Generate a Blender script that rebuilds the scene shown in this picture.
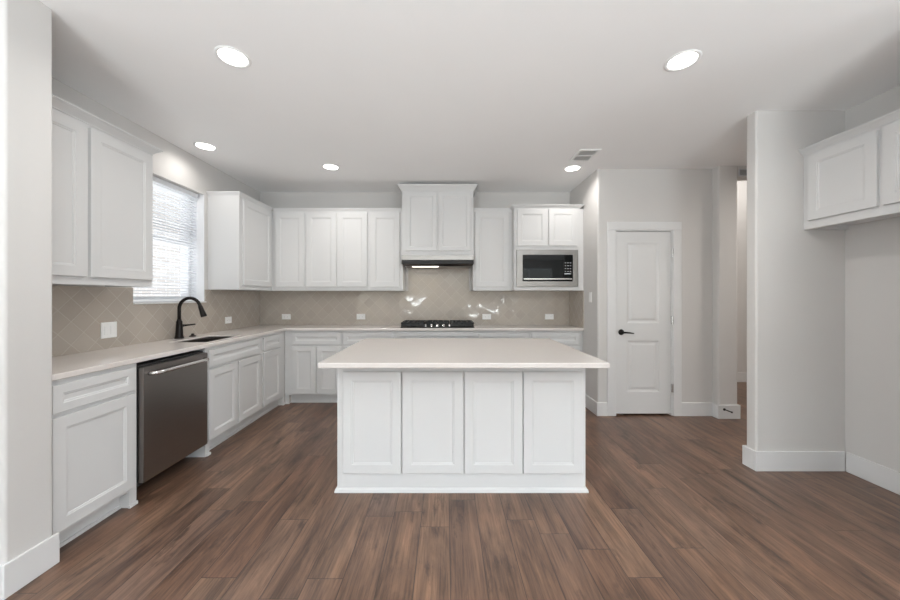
import bpy, bmesh, math, random
from mathutils import Vector

# ------------------------------------------------------------------ clear
for o in list(bpy.data.objects):
    bpy.data.objects.remove(o)
SC = bpy.context.scene
COL = SC.collection
random.seed(4)

# ------------------------------------------------------------------ camera
cam_d = bpy.data.cameras.new('camera')
cam = bpy.data.objects.new('camera', cam_d)
COL.objects.link(cam)
cam.location = (0, 0, 1.33)
cam.rotation_euler = (math.radians(90), 0, 0)
cam_d.sensor_width = 36.0
cam_d.lens = 36.0 * 338 / 900
cam_d.shift_x = 4 / 900
cam_d.shift_y = -4 / 900
cam_d.clip_start = 0.05
SC.camera = cam

# ------------------------------------------------------------------ exposure, world, daylight
SC.view_settings.view_transform = 'Standard'
SC.view_settings.look = 'None'
SC.view_settings.exposure = 0.05
SC.view_settings.gamma = 1.0
SC.view_settings.use_curve_mapping = False
SC.cycles.use_denoising = True
SC.cycles.max_bounces = 10
SC.cycles.diffuse_bounces = 6
SC.cycles.glossy_bounces = 5
SC.cycles.transparent_max_bounces = 12
SC.cycles.sample_clamp_indirect = 6.0

W = bpy.data.worlds.new('daylight_sky')
SC.world = W
W.use_nodes = True
wn = W.node_tree
bg = wn.nodes['Background']
sky = wn.nodes.new('ShaderNodeTexSky')
sky.sky_type = 'NISHITA'
sky.sun_disc = False
sky.sun_elevation = math.radians(42)
sky.sun_rotation = math.radians(200)
wn.links.new(sky.outputs[0], bg.inputs[0])
bg.inputs[1].default_value = 0.14


def area(name, loc, rot, sx, sy, power, color, shape='RECTANGLE', spread=180):
    d = bpy.data.lights.new(name, 'AREA')
    d.shape = shape
    d.size = sx
    if shape in ('RECTANGLE', 'ELLIPSE'):
        d.size_y = sy
    d.energy = power
    d.color = color
    d.spread = math.radians(spread)
    o = bpy.data.objects.new(name, d)
    o.location = loc
    o.rotation_euler = rot
    COL.objects.link(o)
    return o


CEIL = 2.743
WARM = (1.0, 0.965, 0.925)
DAY = (0.85, 0.94, 1.0)
REAR_X = (-3.2, -1.05, 1.1, 3.3)
for wx in REAR_X:
    area('daylight_fill', (wx, -5.12, 1.32), (math.radians(90), 0, 0), 1.75, 2.2, 12, DAY)
SIDE_Y = -2.2
area('daylight_fill', (5.52, SIDE_Y, 1.32), (math.radians(90), 0, math.radians(90)), 2.6, 2.2, 100, DAY)  # added lamp at an unseen side window, brightens the window-wall cabinets
area('daylight_fill', (-4.52, SIDE_Y, 1.32), (math.radians(90), 0, math.radians(-90)), 2.6, 2.2, 62, DAY)  # added lamp on the opposite side, brightens the fridge wall
# added lamp outside the window, imitates ground bounce to brighten the ceiling
area('ground_bounce_fill', (-3.45, 3.14, 0.75), (0, math.radians(-140), 0), 1.0, 2.2, 34, (0.95, 0.98, 1.0))
area('hall_lamp', (4.1, 3.0, CEIL - 0.02), (0, 0, 0), 0.4, 0.4, 23, (1.0, 0.94, 0.88), 'DISK', 170)
sun_d = bpy.data.lights.new('sun', 'SUN')
sun_d.energy = 4.5
sun_d.angle = math.radians(0.6)
sun = bpy.data.objects.new('sun', sun_d)
sun.rotation_euler = (math.radians(-18), math.radians(46), 0)
COL.objects.link(sun)
# unseen uplights added behind the camera to lift the ceiling, like a bounced flash
for fxx in (-1.0, 1.5):
    area('ceiling_fill', (fxx, -2.2, 0.9), (math.radians(180), 0, 0), 1.2, 1.2, 205, (0.90, 0.97, 1.0))


# ------------------------------------------------------------------ node helpers


class NT:
    def __init__(self, name):
        self.m = bpy.data.materials.new(name)
        self.m.use_nodes = True
        self.t = self.m.node_tree
        self.b = self.t.nodes['Principled BSDF']

    def n(self, kind, **kw):
        x = self.t.nodes.new(kind)
        for k, v in kw.items():
            setattr(x, k, v)
        return x

    def put(self, sock, v):
        if hasattr(v, 'is_output') or isinstance(v, bpy.types.NodeSocket):
            self.t.links.new(v, sock)
        else:
            sock.default_value = v

    def M(self, op, a, b=None, c=None):
        x = self.n('ShaderNodeMath', operation=op)
        self.put(x.inputs[0], a)
        if b is not None:
            self.put(x.inputs[1], b)
        if c is not None:
            self.put(x.inputs[2], c)
        return x.outputs[0]

    def comb(self, a, b, c=0.0):
        x = self.n('ShaderNodeCombineXYZ')
        for i, v in enumerate((a, b, c)):
            self.put(x.inputs[i], v)
        return x.outputs[0]

    def pos(self):
        g = self.n('ShaderNodeNewGeometry')
        s = self.n('ShaderNodeSeparateXYZ')
        self.t.links.new(g.outputs['Position'], s.inputs[0])
        return s.outputs[0], s.outputs[1], s.outputs[2], g

    def mix(self, f, a, b, blend='MIX'):
        x = self.n('ShaderNodeMix', data_type='RGBA', blend_type=blend)
        self.put(x.inputs[0], f)
        self.put(x.inputs[6], a)
        self.put(x.inputs[7], b)
        return x.outputs[2]

    def noise(self, vec, scale, detail=3.0, rough=0.55, dist=0.0):
        x = self.n('ShaderNodeTexNoise')
        self.put(x.inputs['Vector'], vec)
        x.inputs['Scale'].default_value = scale
        x.inputs['Detail'].default_value = detail
        x.inputs['Roughness'].default_value = rough
        x.inputs['Distortion'].default_value = dist
        return x.outputs['Fac']

    def white(self, vec):
        x = self.n('ShaderNodeTexWhiteNoise', noise_dimensions='3D')
        self.put(x.inputs['Vector'], vec)
        return x.outputs['Value'], x.outputs['Color']

    def ramp(self, f, stops):
        x = self.n('ShaderNodeValToRGB')
        self.put(x.inputs[0], f)
        e = x.color_ramp.elements
        while len(e) > 1:
            e.remove(e[-1])
        e[0].position, e[0].color = stops[0][0], stops[0][1]
        for p, c in stops[1:]:
            k = e.new(p)
            k.color = c
        return x.outputs[0]

    def bump(self, h, strength, dist=0.01):
        x = self.n('ShaderNodeBump')
        x.inputs['Strength'].default_value = strength
        x.inputs['Distance'].default_value = dist
        self.put(x.inputs['Height'], h)
        self.put(self.b.inputs['Normal'], x.outputs[0])


def plain(name, col, rough=0.5, metal=0.0, spec=0.5, coat=0.0):
    k = NT(name)
    k.b.inputs['Base Color'].default_value = (*col, 1)
    k.b.inputs['Roughness'].default_value = rough
    k.b.inputs['Metallic'].default_value = metal
    k.b.inputs['Specular IOR Level'].default_value = spec
    k.b.inputs['Coat Weight'].default_value = coat
    return k.m


def paint(name, col, rough=0.6, bump=0.06, scale=160.0):
    k = NT(name)
    x, y, z, g = k.pos()
    f = k.noise(g.outputs['Position'], 2.2, 2)
    c = k.mix(f, (*[v * 0.985 for v in col], 1), (*[min(1, v * 1.012) for v in col], 1))
    k.put(k.b.inputs['Base Color'], c)
    k.b.inputs['Roughness'].default_value = rough
    k.b.inputs['Specular IOR Level'].default_value = 0.3
    k.bump(k.noise(g.outputs['Position'], scale, 2), bump, 0.004)
    return k.m


MAT_WALL = paint('wall_paint', (0.637, 0.622, 0.605), 0.7, 0.10, 120)
MAT_CEIL = paint('ceiling_paint', (0.91, 0.905, 0.90), 0.8, 0.12, 90)
MAT_TRIM = paint('trim_paint', (0.73, 0.73, 0.727), 0.38, 0.0)
MAT_CAB = paint('cabinet_paint', (0.665, 0.664, 0.66), 0.36, 0.0)
MAT_DOOR = paint('door_paint', (0.70, 0.70, 0.695), 0.4, 0.0)
MAT_BRONZE = plain('oil_rubbed_bronze', (0.018, 0.015, 0.014), 0.33, 0.7)
MAT_BLACK = plain('black_iron', (0.012, 0.012, 0.012), 0.5)
MAT_BLACKGLASS = plain('black_glass', (0.004, 0.005, 0.005), 0.03, 0, 0.28)
MAT_DARK = plain('dark_recess', (0.03, 0.03, 0.03), 0.7)
MAT_CHROME = plain('polished_steel', (0.72, 0.71, 0.70), 0.16, 1.0)
MAT_PLASTIC = plain('white_plastic', (0.86, 0.86, 0.85), 0.3)
MAT_SLOT = plain('outlet_slot', (0.10, 0.10, 0.10), 0.5)
MAT_BLIND = plain('blind_slat', (0.86, 0.88, 0.90), 0.45)
MAT_VINYL = plain('window_vinyl', (0.85, 0.86, 0.88), 0.35)
MAT_GREYMARK = plain('control_marking', (0.55, 0.57, 0.6), 0.4)


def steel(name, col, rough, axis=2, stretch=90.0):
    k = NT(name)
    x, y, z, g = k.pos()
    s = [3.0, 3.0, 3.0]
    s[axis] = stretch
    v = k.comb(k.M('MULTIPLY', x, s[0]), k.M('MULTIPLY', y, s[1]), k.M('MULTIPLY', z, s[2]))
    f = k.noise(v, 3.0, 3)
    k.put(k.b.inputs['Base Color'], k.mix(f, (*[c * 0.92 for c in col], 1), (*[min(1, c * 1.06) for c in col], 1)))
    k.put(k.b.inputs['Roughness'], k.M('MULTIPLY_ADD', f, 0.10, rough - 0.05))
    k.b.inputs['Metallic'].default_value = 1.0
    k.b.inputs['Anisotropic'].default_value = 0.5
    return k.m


MAT_STEEL = steel('brushed_steel', (0.27, 0.258, 0.246), 0.3)
MAT_STEEL_DW = steel('dishwasher_steel', (0.30, 0.28, 0.268), 0.3)
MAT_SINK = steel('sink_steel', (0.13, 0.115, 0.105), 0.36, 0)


def make_floor():
    k = NT('wood_plank_floor')
    x, y, z, g = k.pos()
    PW, PL = 0.168, 1.22
    xs = k.M('DIVIDE', k.M('ADD', x, 10.06), PW)
    row = k.M('FLOOR', xs)
    fx = k.M('SUBTRACT', xs, row)
    off, _ = k.white(k.comb(row, 3.7, 1.1))
    ys = k.M('ADD', k.M('DIVIDE', y, PL), k.M('MULTIPLY', off, 5.37))
    colm = k.M('FLOOR', ys)
    fy = k.M('SUBTRACT', ys, colm)
    idv, idc = k.white(k.comb(row, colm, 0.5))
    idv2, _ = k.white(k.comb(row, colm, 7.5))
    # long grain, moved per plank
    gv = k.comb(k.M('MULTIPLY_ADD', idv, 37.0, k.M('MULTIPLY', x, 8.5)),
                k.M('MULTIPLY_ADD', idv2, 19.0, k.M('MULTIPLY', y, 1.25)), k.M('MULTIPLY', idv, 11.0))
    wob = k.noise(gv, 1.0, 7, 0.66, 1.1)
    gfine = k.comb(k.M('MULTIPLY_ADD', idv, 53.0, k.M('MULTIPLY', x, 105.0)),
                   k.M('MULTIPLY_ADD', idv2, 31.0, k.M('MULTIPLY', y, 3.6)), idv)
    fine = k.noise(gfine, 1.0, 4, 0.65)
    base = k.ramp(idv, [(0.0, (0.123, 0.068, 0.046, 1)), (0.25, (0.159, 0.095, 0.064, 1)),
                        (0.5, (0.133, 0.080, 0.057, 1)), (0.75, (0.187, 0.113, 0.075, 1)), (1.0, (0.139, 0.088, 0.067, 1))])
    f1 = k.ramp(wob, [(0.28, (0.28, 0.27, 0.28, 1)), (0.40, (0.68, 0.66, 0.65, 1)), (0.53, (1.02, 0.99, 0.96, 1)), (0.70, (1.46, 1.40, 1.32, 1))])
    c = k.mix(1.0, base, f1, 'MULTIPLY')
    f2 = k.ramp(fine, [(0.32, (0.66, 0.65, 0.65, 1)), (0.5, (1.05, 1.05, 1.05, 1)), (0.70, (1.36, 1.34, 1.31, 1))])
    c = k.mix(1.0, c, f2, 'MULTIPLY')
    # dark knots
    kv = k.comb(k.M('MULTIPLY_ADD', idv, 23.0, k.M('MULTIPLY', x, 9.0)), k.M('MULTIPLY_ADD', idv2, 13.0, k.M('MULTIPLY', y, 2.4)), 2.0)
    kn = k.noise(kv, 1.0, 5, 0.7)
    km = k.ramp(kn, [(0.57, (0, 0, 0, 1)), (0.68, (1, 1, 1, 1))])
    c = k.mix(k.M('MULTIPLY', km, 0.72), c, (0.035, 0.022, 0.017, 1))
    # joints
    ex = k.M('MULTIPLY', k.M('MINIMUM', fx, k.M('SUBTRACT', 1.0, fx)), PW)
    ey = k.M('MULTIPLY', k.M('MINIMUM', fy, k.M('SUBTRACT', 1.0, fy)), PL)
    e = k.M('MINIMUM', ex, ey)
    jm = k.M('LESS_THAN', e, 0.0020)
    c = k.mix(k.M('MULTIPLY', jm, 0.75), c, (0.03, 0.02, 0.016, 1))
    k.put(k.b.inputs['Base Color'], c)
    k.put(k.b.inputs['Roughness'], k.M('MULTIPLY_ADD', fine, 0.14, 0.26))
    k.b.inputs['Specular IOR Level'].default_value = 0.5
    h = k.M('ADD', k.M('MULTIPLY', fine, 0.35), k.M('MINIMUM', k.M('MULTIPLY', e, 300.0), 1.0))
    k.bump(h, 0.18, 0.003)
    return k.m


MAT_FLOOR = make_floor()


def make_tile(name, axis):
    """glossy square tiles laid on the diagonal"""
    k = NT(name)
    x, y, z, g = k.pos()
    p = x if axis == 'x' else y
    TW = 0.112
    s = 1 / (TW * math.sqrt(2))
    u = k.M('ADD', k.M('MULTIPLY', k.M('ADD', p, z), s), 200.3)
    v = k.M('ADD', k.M('MULTIPLY', k.M('SUBTRACT', z, p), s), 200.1)
    i, j = k.M('FLOOR', u), k.M('FLOOR', v)
    fu, fv = k.M('SUBTRACT', u, i), k.M('SUBTRACT', v, j)
    e = k.M('MULTIPLY', k.M('MINIMUM', k.M('MINIMUM', fu, k.M('SUBTRACT', 1.0, fu)), k.M('MINIMUM', fv, k.M('SUBTRACT', 1.0, fv))), TW)
    idv, idc = k.white(k.comb(i, j, 4.2))
    grout = k.M('LESS_THAN', e, 0.0016)
    tile = k.ramp(idv, [(0.0, (0.425, 0.378, 0.328, 1)), (0.5, (0.44, 0.392, 0.34, 1)), (1.0, (0.455, 0.406, 0.353, 1))])
    k.put(k.b.inputs['Base Color'], k.mix(grout, tile, (0.49, 0.445, 0.395, 1)))
    k.put(k.b.inputs['Roughness'], k.M('MULTIPLY_ADD', grout, 0.6, 0.07))
    # every tile sits at its own slight tilt and has a softly wavy glaze
    mv = k.n('ShaderNodeVectorMath', operation='SUBTRACT')
    k.put(mv.inputs[0], idc)
    mv.inputs[1].default_value = (0.5, 0.5, 0.5)
    ms = k.n('ShaderNodeVectorMath', operation='SCALE')
    k.put(ms.inputs[0], mv.outputs[0])
    ms.inputs['Scale'].default_value = 0.045
    bp = k.n('ShaderNodeBump')
    bp.inputs['Strength'].default_value = 0.25
    bp.inputs['Distance'].default_value = 0.003
    k.put(bp.inputs['Height'], k.M('MINIMUM', k.M('MULTIPLY', e, 250.0), 1.0))
    ad = k.n('ShaderNodeVectorMath', operation='ADD')
    k.put(ad.inputs[0], bp.outputs[0])
    k.put(ad.inputs[1], ms.outputs[0])
    nm = k.n('ShaderNodeVectorMath', operation='NORMALIZE')
    k.put(nm.inputs[0], ad.outputs[0])
    k.put(k.b.inputs['Normal'], nm.outputs[0])
    return k.m


MAT_TILE_X = make_tile('diagonal_tile_back', 'x')
MAT_TILE_Y = make_tile('diagonal_tile_side', 'y')


def make_quartz():
    k = NT('white_quartz')
    x, y, z, g = k.pos()
    n1 = k.noise(g.outputs['Position'], 1.4, 5, 0.6)
    vein = k.ramp(k.M('ABSOLUTE', k.M('SUBTRACT', n1, 0.5)), [(0.0, (1, 1, 1, 1)), (0.02, (0, 0, 0, 1))])
    sp = k.noise(g.outputs['Position'], 240.0, 1)
    c = k.mix(sp, (0.68, 0.635, 0.60, 1), (0.76, 0.72, 0.69, 1))
    c = k.mix(k.M('MULTIPLY', vein, 0.08), c, (0.6, 0.57, 0.54, 1))
    k.put(k.b.inputs['Base Color'], c)
    k.b.inputs['Roughness'].default_value = 0.11
    return k.m


MAT_QUARTZ = make_quartz()


def make_brick():
    k = NT('pale_brick')
    x, y, z, g = k.pos()
    br = k.n('ShaderNodeTexBrick')
    k.put(br.inputs['Vector'], k.comb(y, z))
    br.inputs['Color1'].default_value = (0.62, 0.57, 0.53, 1)
    br.inputs['Color2'].default_value = (0.74, 0.71, 0.68, 1)
    br.inputs['Mortar'].default_value = (0.85, 0.85, 0.84, 1)
    br.inputs['Scale'].default_value = 1.0
    br.inputs['Mortar Size'].default_value = 0.008
    br.inputs['Brick Width'].default_value = 0.21
    br.inputs['Row Height'].default_value = 0.075
    k.put(k.b.inputs['Base Color'], br.outputs[0])
    k.b.inputs['Roughness'].default_value = 0.85
    return k.m


MAT_BRICK = make_brick()
MAT_GROUND = paint('pale_gravel', (0.5, 0.48, 0.44), 0.9, 0.4, 60)


def make_glass():
    k = NT('window_glass')
    out = k.t.nodes['Material Output']
    tr = k.n('ShaderNodeBsdfTransparent')
    gl = k.n('ShaderNodeBsdfGlossy')
    gl.inputs['Roughness'].default_value = 0.0
    fr = k.n('ShaderNodeFresnel')
    gm = k.n('ShaderNodeNewGeometry')
    k.put(fr.inputs['IOR'], k.M('ADD', 1.45, k.M('MULTIPLY', gm.outputs['Backfacing'], 1 / 1.45 - 1.45)))
    mx = k.n('ShaderNodeMixShader')
    k.t.links.new(fr.outputs[0], mx.inputs[0])
    k.t.links.new(tr.outputs[0], mx.inputs[1])
    k.t.links.new(gl.outputs[0], mx.inputs[2])
    k.t.links.new(mx.outputs[0], out.inputs[0])
    return k.m


MAT_GLASS = make_glass()


def emit(name, col, strength):
    k = NT(name)
    k.b.inputs['Base Color'].default_value = (0.9, 0.9, 0.9, 1)
    k.b.inputs['Emission Color'].default_value = (*col, 1)
    k.b.inputs['Emission Strength'].default_value = strength
    return k.m


MAT_LENS = emit('lamp_lens', (1.0, 0.96, 0.91), 7.0)
MAT_HOODLENS = emit('hood_lamp_lens', (1.0, 0.90, 0.76), 4.0)

# ------------------------------------------------------------------ mesh helpers


def new():
    return bmesh.new()


def obj(name, bm, mat, parent=None, smooth=False, bevel=0.0):
    if bevel > 0:
        es = [e for e in bm.edges if len(e.link_faces) == 2 and e.calc_face_angle(0) > 0.6]
        bmesh.ops.bevel(bm, geom=es, offset=bevel, segments=2, profile=0.5, affect='EDGES', clamp_overlap=True)
    bmesh.ops.recalc_face_normals(bm, faces=bm.faces[:])
    if parent is not None:
        base = Vector(parent.location)
        if parent.parent:
            base = base + Vector(parent.parent.location)
        bmesh.ops.translate(bm, verts=bm.verts[:], vec=-base)
    me = bpy.data.meshes.new(name)
    bm.to_mesh(me)
    bm.free()
    if smooth:
        for p in me.polygons:
            p.use_smooth = True
    me.materials.append(mat)
    o = bpy.data.objects.new(name, me)
    COL.objects.link(o)
    if parent is not None:
        o.parent = parent
    return o


def thing(name, label, cat, loc, group=None):
    o = bpy.data.objects.new(name, None)
    o.empty_display_size = 0.1
    o.location = loc
    COL.objects.link(o)
    return tag(o, label, cat, group)


def tag(o, label, cat, group=None):
    o['label'] = label
    o['category'] = cat
    if group:
        o['group'] = group
    return o


def struct(name, bm, mat, parent=None, bevel=0.0, smooth=False):
    o = obj(name, bm, mat, parent, smooth, bevel)
    if parent is None:
        o['kind'] = 'structure'
    return o


def box(bm, x0, x1, y0, y1, z0, z1):
    r = bmesh.ops.create_cube(bm, size=1.0)
    for v in r['verts']:
        v.co = Vector((x0 if v.co.x < 0 else x1, y0 if v.co.y < 0 else y1, z0 if v.co.z < 0 else z1))
    return r['verts']


def bx(*a):
    bm = new()
    box(bm, *a)
    return bm


def prism(bm, pts, z0, z1):
    """pts: (x, y) or (x, y, radius) counter-clockwise or not; vertical prism"""
    out = []
    n = len(pts)
    for i, p in enumerate(pts):
        if len(p) == 2 or p[2] == 0:
            out.append((p[0], p[1]))
            continue
        P = Vector(p[:2]); A = Vector(pts[i - 1][:2]); B = Vector(pts[(i + 1) % n][:2]); r = p[2]
        da = (A - P).normalized(); db = (B - P).normalized()
        c = P + (da + db) * r
        a0 = math.atan2(*(P + da * r - c).yx); a1 = math.atan2(*(P + db * r - c).yx)
        d = (a1 - a0 + math.pi) % (2 * math.pi) - math.pi
        for k in range(6):
            a = a0 + d * k / 5
            out.append((c.x + r * math.cos(a), c.y + r * math.sin(a)))
    lo = [bm.verts.new((x, y, z0)) for x, y in out]
    hi = [bm.verts.new((x, y, z1)) for x, y in out]
    bm.faces.new(lo[::-1]); bm.faces.new(hi)
    for i in range(len(out)):
        j = (i + 1) % len(out)
        bm.faces.new((lo[i], lo[j], hi[j], hi[i]))


def cells(xs, ys, keep, z0, z1):
    bm = new()
    vs = {}

    def V(i, j):
        if (i, j) not in vs:
            vs[i, j] = bm.verts.new((xs[i], ys[j], z0))
        return vs[i, j]
    fs = []
    for i in range(len(xs) - 1):
        for j in range(len(ys) - 1):
            if keep((xs[i] + xs[i + 1]) / 2, (ys[j] + ys[j + 1]) / 2):
                fs.append(bm.faces.new((V(i, j), V(i + 1, j), V(i + 1, j + 1), V(i, j + 1))))
    r = bmesh.ops.extrude_face_region(bm, geom=fs, use_keep_orig=True)
    bmesh.ops.translate(bm, verts=[g for g in r['geom'] if isinstance(g, bmesh.types.BMVert)], vec=(0, 0, z1 - z0))
    bmesh.ops.recalc_face_normals(bm, faces=bm.faces[:])
    return bm


def lathe(bm, c, prof, seg=24, axis='z'):
    """prof: list of (radius, height); caps closed"""
    rings = []
    for r, h in prof:
        ring = []
        for k in range(seg):
            a = 2 * math.pi * k / seg
            p = (r * math.cos(a), r * math.sin(a), h)
            if axis == 'x':
                p = (h, p[0], p[1])
            elif axis == 'y':
                p = (p[0], h, p[1])
            ring.append(bm.verts.new(Vector(c) + Vector(p)))
        rings.append(ring)
    for a, b in zip(rings, rings[1:]):
        for k in range(seg):
            j = (k + 1) % seg
            bm.faces.new((a[k], a[j], b[j], b[k]))
    bm.faces.new(rings[0][::-1]); bm.faces.new(rings[-1])


def tube(bm, pts, rad, seg=14):
    pts = [Vector(p) for p in pts]
    rs = rad if isinstance(rad, (list, tuple)) else [rad] * len(pts)
    rings = []
    up = None
    for i, p in enumerate(pts):
        t = (pts[min(i + 1, len(pts) - 1)] - pts[max(i - 1, 0)]).normalized()
        if up is None:
            up = t.orthogonal().normalized()
        up = (up - t * up.dot(t)).normalized()
        s = t.cross(up)
        rings.append([bm.verts.new(p + (up * math.cos(2 * math.pi * k / seg) + s * math.sin(2 * math.pi * k / seg)) * rs[i]) for k in range(seg)])
    for a, b in zip(rings, rings[1:]):
        for k in range(seg):
            j = (k + 1) % seg
            bm.faces.new((a[k], a[j], b[j], b[k]))
    bm.faces.new(rings[0][::-1]); bm.faces.new(rings[-1])


class Face:
    """a cabinet face: a runs along it, c comes out of it, z is up"""

    def __init__(self, kind, plane):
        self.kind, self.plane = kind, plane

    def p(self, a, c, z):
        if self.kind == 'back':      # looks towards the camera
            return Vector((a, self.plane - c, z))
        if self.kind == 'left':      # looks towards +x
            return Vector((self.plane + c, a, z))
        return Vector((self.plane - c, a, z))   # 'right', looks towards -x

    def box(self, bm, a0, a1, c0, c1, z0, z1):
        p, q = self.p(a0, c0, z0), self.p(a1, c1, z1)
        return box(bm, min(p.x, q.x), max(p.x, q.x), min(p.y, q.y), max(p.y, q.y), z0, z1)


def loops(bm, F, rects, back=0.0):
    """closed panel out of nested rectangles (a0, a1, z0, z1, c), last one filled"""
    rings = []
    a0, a1, z0, z1, _ = rects[0]
    for (b0, b1, y0, y1, c) in [(a0, a1, z0, z1, back)] + rects:
        rings.append([bm.verts.new(F.p(a, c, z)) for a, z in ((b0, y0), (b1, y0), (b1, y1), (b0, y1))])
    for r, s in zip(rings, rings[1:]):
        for k in range(4):
            j = (k + 1) % 4
            bm.faces.new((r[k], r[j], s[j], s[k]))
    bm.faces.new(rings[0][::-1]); bm.faces.new(rings[-1])


def shaker(F, a0, a1, z0, z1, t=0.019, s=0.060, c0=0.0006):
    bm = new()
    R = lambda i, c: (a0 + i, a1 - i, z0 + i, z1 - i, c + c0)
    e = 0.0018
    loops(bm, F, [R(0, t - e), R(e, t), R(s, t), R(s + 0.003, t - 0.003), R(s + 0.010, t - 0.004), R(s + 0.013, t - 0.008)], c0)
    return bm


def crown(F, a0, a1, depth, z0, z1, proj, e0=True, e1=True, off0=0.0):
    """moulding round the top of a box; e0/e1 say whether it returns along that end"""
    bm = new()
    h = z1 - z0
    prof = [(0.0, z0), (0.10, z0), (0.10, z0 + 0.12 * h), (0.30, z0 + 0.30 * h), (0.75, z0 + 0.68 * h), (0.85, z0 + 0.72 * h), (0.85, z0 + 0.80 * h), (1.0, z0 + 0.82 * h), (1.0, z1)]
    rings = []
    for q, z in prof:
        q = q * proj + 0.0008
        A, B = a0 - (q if e0 else -off0), a1 + (q if e1 else 0)
        rings.append([bm.verts.new(F.p(a, c, z)) for a, c in ((A, -depth), (B, -depth), (B, q), (A, q))])
    for r, s in zip(rings, rings[1:]):
        for k in range(4):
            j = (k + 1) % 4
            bm.faces.new((r[k], r[j], s[j], s[k]))
    bm.faces.new(rings[0][::-1]); bm.faces.new(rings[-1])
    return bm


# ------------------------------------------------------------------ room shell
LW, BW, RW = -2.54, 4.61, 3.042          # left wall, back wall, fridge wall
DWY, PX = 3.752, 1.685                    # pantry door wall, pantry side wall
HALL = 3.4                                # the hall beyond the opening is taller
struct('floor', (lambda b: (box(b, -4.7, 5.7, -5.3, 1.5, -0.1, 0), box(b, -2.775, 5.7, 1.5, 5.4, -0.1, 0), b)[-1])(new()), MAT_FLOOR)
struct('ceiling', (lambda b: (box(b, -4.7, 5.7, -5.3, 1.5, CEIL, CEIL + 0.1), box(b, -2.775, 3.168, 1.5, 5.4, CEIL, CEIL + 0.1), box(b, 3.168, 5.7, 1.5, 3.72, CEIL, CEIL + 0.1), box(b, 3.06, 5.7, 3.66, 5.4, HALL, HALL + 0.1), b)[-1])(new()), MAT_CEIL)

# left wall with the window opening
WTH = 0.22
WY0, WY1, WZ0, WZ1 = 2.733, 3.554, 1.262, 2.396
b = new()
box(b, LW - WTH, LW, 1.674, WY0, 0, CEIL)
box(b, LW - WTH, LW, WY1, BW + 0.12, 0, CEIL)
box(b, LW - WTH, LW, WY0, WY1, 0, WZ0)
box(b, LW - WTH, LW, WY0, WY1, WZ1, CEIL)
struct('wall_left', b, MAT_WALL)
struct('wall_back', bx(LW, PX + 0.1, BW, BW + 0.12, 0, CEIL), MAT_WALL)
b = new()
prism(b, [(-4.7, 1.49), (-1.945, 1.49, 0.012), (-1.945, 1.674, 0.010), (-4.7, 1.674)], 0, CEIL)
struct('wall_left_stub', b, MAT_WALL)

# pantry: side wall and door wall with its doorway, then the jog
DX0, DX1, DZ = 1.892, 2.502, 2.047
b = new()
prism(b, [(PX, BW), (PX, DWY, 0.02), (DX0 - 0.02, DWY), (DX0 - 0.02, DWY + 0.1), (PX + 0.1, DWY + 0.1), (PX + 0.1, BW)], 0, CEIL)
box(b, DX0 - 0.02, DX1 + 0.02, DWY, DWY + 0.1, DZ + 0.02, CEIL)
prism(b, [(DX1 + 0.02, DWY), (2.957, DWY), (2.957, 3.667, 0.018), (3.168, 3.667, 0.018), (3.168, 5.23), (3.07, 5.23), (3.07, DWY + 0.1), (DX1 + 0.02, DWY + 0.1)], 0, CEIL)
box(b, 3.07, 3.168, 3.66, 5.4, CEIL + 0.1, HALL)
struct('wall_pantry', b, MAT_WALL)
struct('wall_pantry_rear', bx(PX + 0.1, 3.07, 4.62, 4.72, 0, CEIL), MAT_WALL)
hd = struct('wall_hall_header', bx(3.17, 5.6, 3.667, 3.78, 2.62, HALL), MAT_WALL)
struct('wall_hall_far', bx(3.07, 5.7, 5.23, 5.35, 0, HALL), MAT_WALL)
struct('wall_hall_side', bx(5.6, 5.7, 2.4, 5.23, 0, HALL), MAT_WALL)

# fridge alcove: stub wall and wall behind it
b = new()
prism(b, [(2.363, 2.575, 0.016), (RW, 2.575), (RW, 1.45), (3.16, 1.45), (3.16, 2.665), (2.363, 2.665, 0.016)], 0, CEIL)
prism(b, [(2.363, 1.45, 0.016), (RW, 1.45), (RW, 1.54), (2.363, 1.54, 0.016)], 0, CEIL)
struct('wall_right', b, MAT_WALL)
struct('wall_right_return', bx(3.16, 5.6, 1.45, 1.56, 0, CEIL), MAT_WALL)

# the living space behind the camera
for wn_, xa, xb, yend in (('wall_living_left', -4.7, -4.6, 1.49), ('wall_living_right', 5.6, 5.7, 2.4)):
    b = new()
    box(b, xa, xb, -5.3, SIDE_Y - 1.35, 0, CEIL)
    box(b, xa, xb, SIDE_Y + 1.35, yend, 0, CEIL)
    box(b, xa, xb, SIDE_Y - 1.35, SIDE_Y + 1.35, 0, 0.18)
    box(b, xa, xb, SIDE_Y - 1.35, SIDE_Y + 1.35, 2.45, CEIL)
    struct(wn_, b, MAT_WALL)
    xm = (xa + xb) / 2
    b = new()
    ya_, yb_ = SIDE_Y - 1.349, SIDE_Y + 1.349
    for q in ((ya_, ya_ + 0.06, 0.181, 2.449), (yb_ - 0.06, yb_, 0.181, 2.449), (SIDE_Y - 0.03, SIDE_Y + 0.03, 0.24, 2.39),
              (ya_ + 0.06, yb_ - 0.06, 0.181, 0.24), (ya_ + 0.06, yb_ - 0.06, 2.39, 2.449)):
        box(b, xm - 0.03, xm + 0.03, *q)
    wf = struct('window_%d' % (6 if xa < 0 else 7), b, MAT_VINYL)  # side windows out of view, added to bring more light into the kitchen
    obj('window_pane', bx(xm - 0.003, xm + 0.003, ya_ + 0.06, yb_ - 0.06, 0.24, 2.39), MAT_GLASS, wf)
b = new()
edges = [-4.6]
for wx in REAR_X:
    edges += [wx - 0.9, wx + 0.9]
edges.append(5.6)
for i in range(0, len(edges), 2):
    box(b, edges[i], edges[i + 1], -5.3, -5.18, 0, CEIL)
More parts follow.
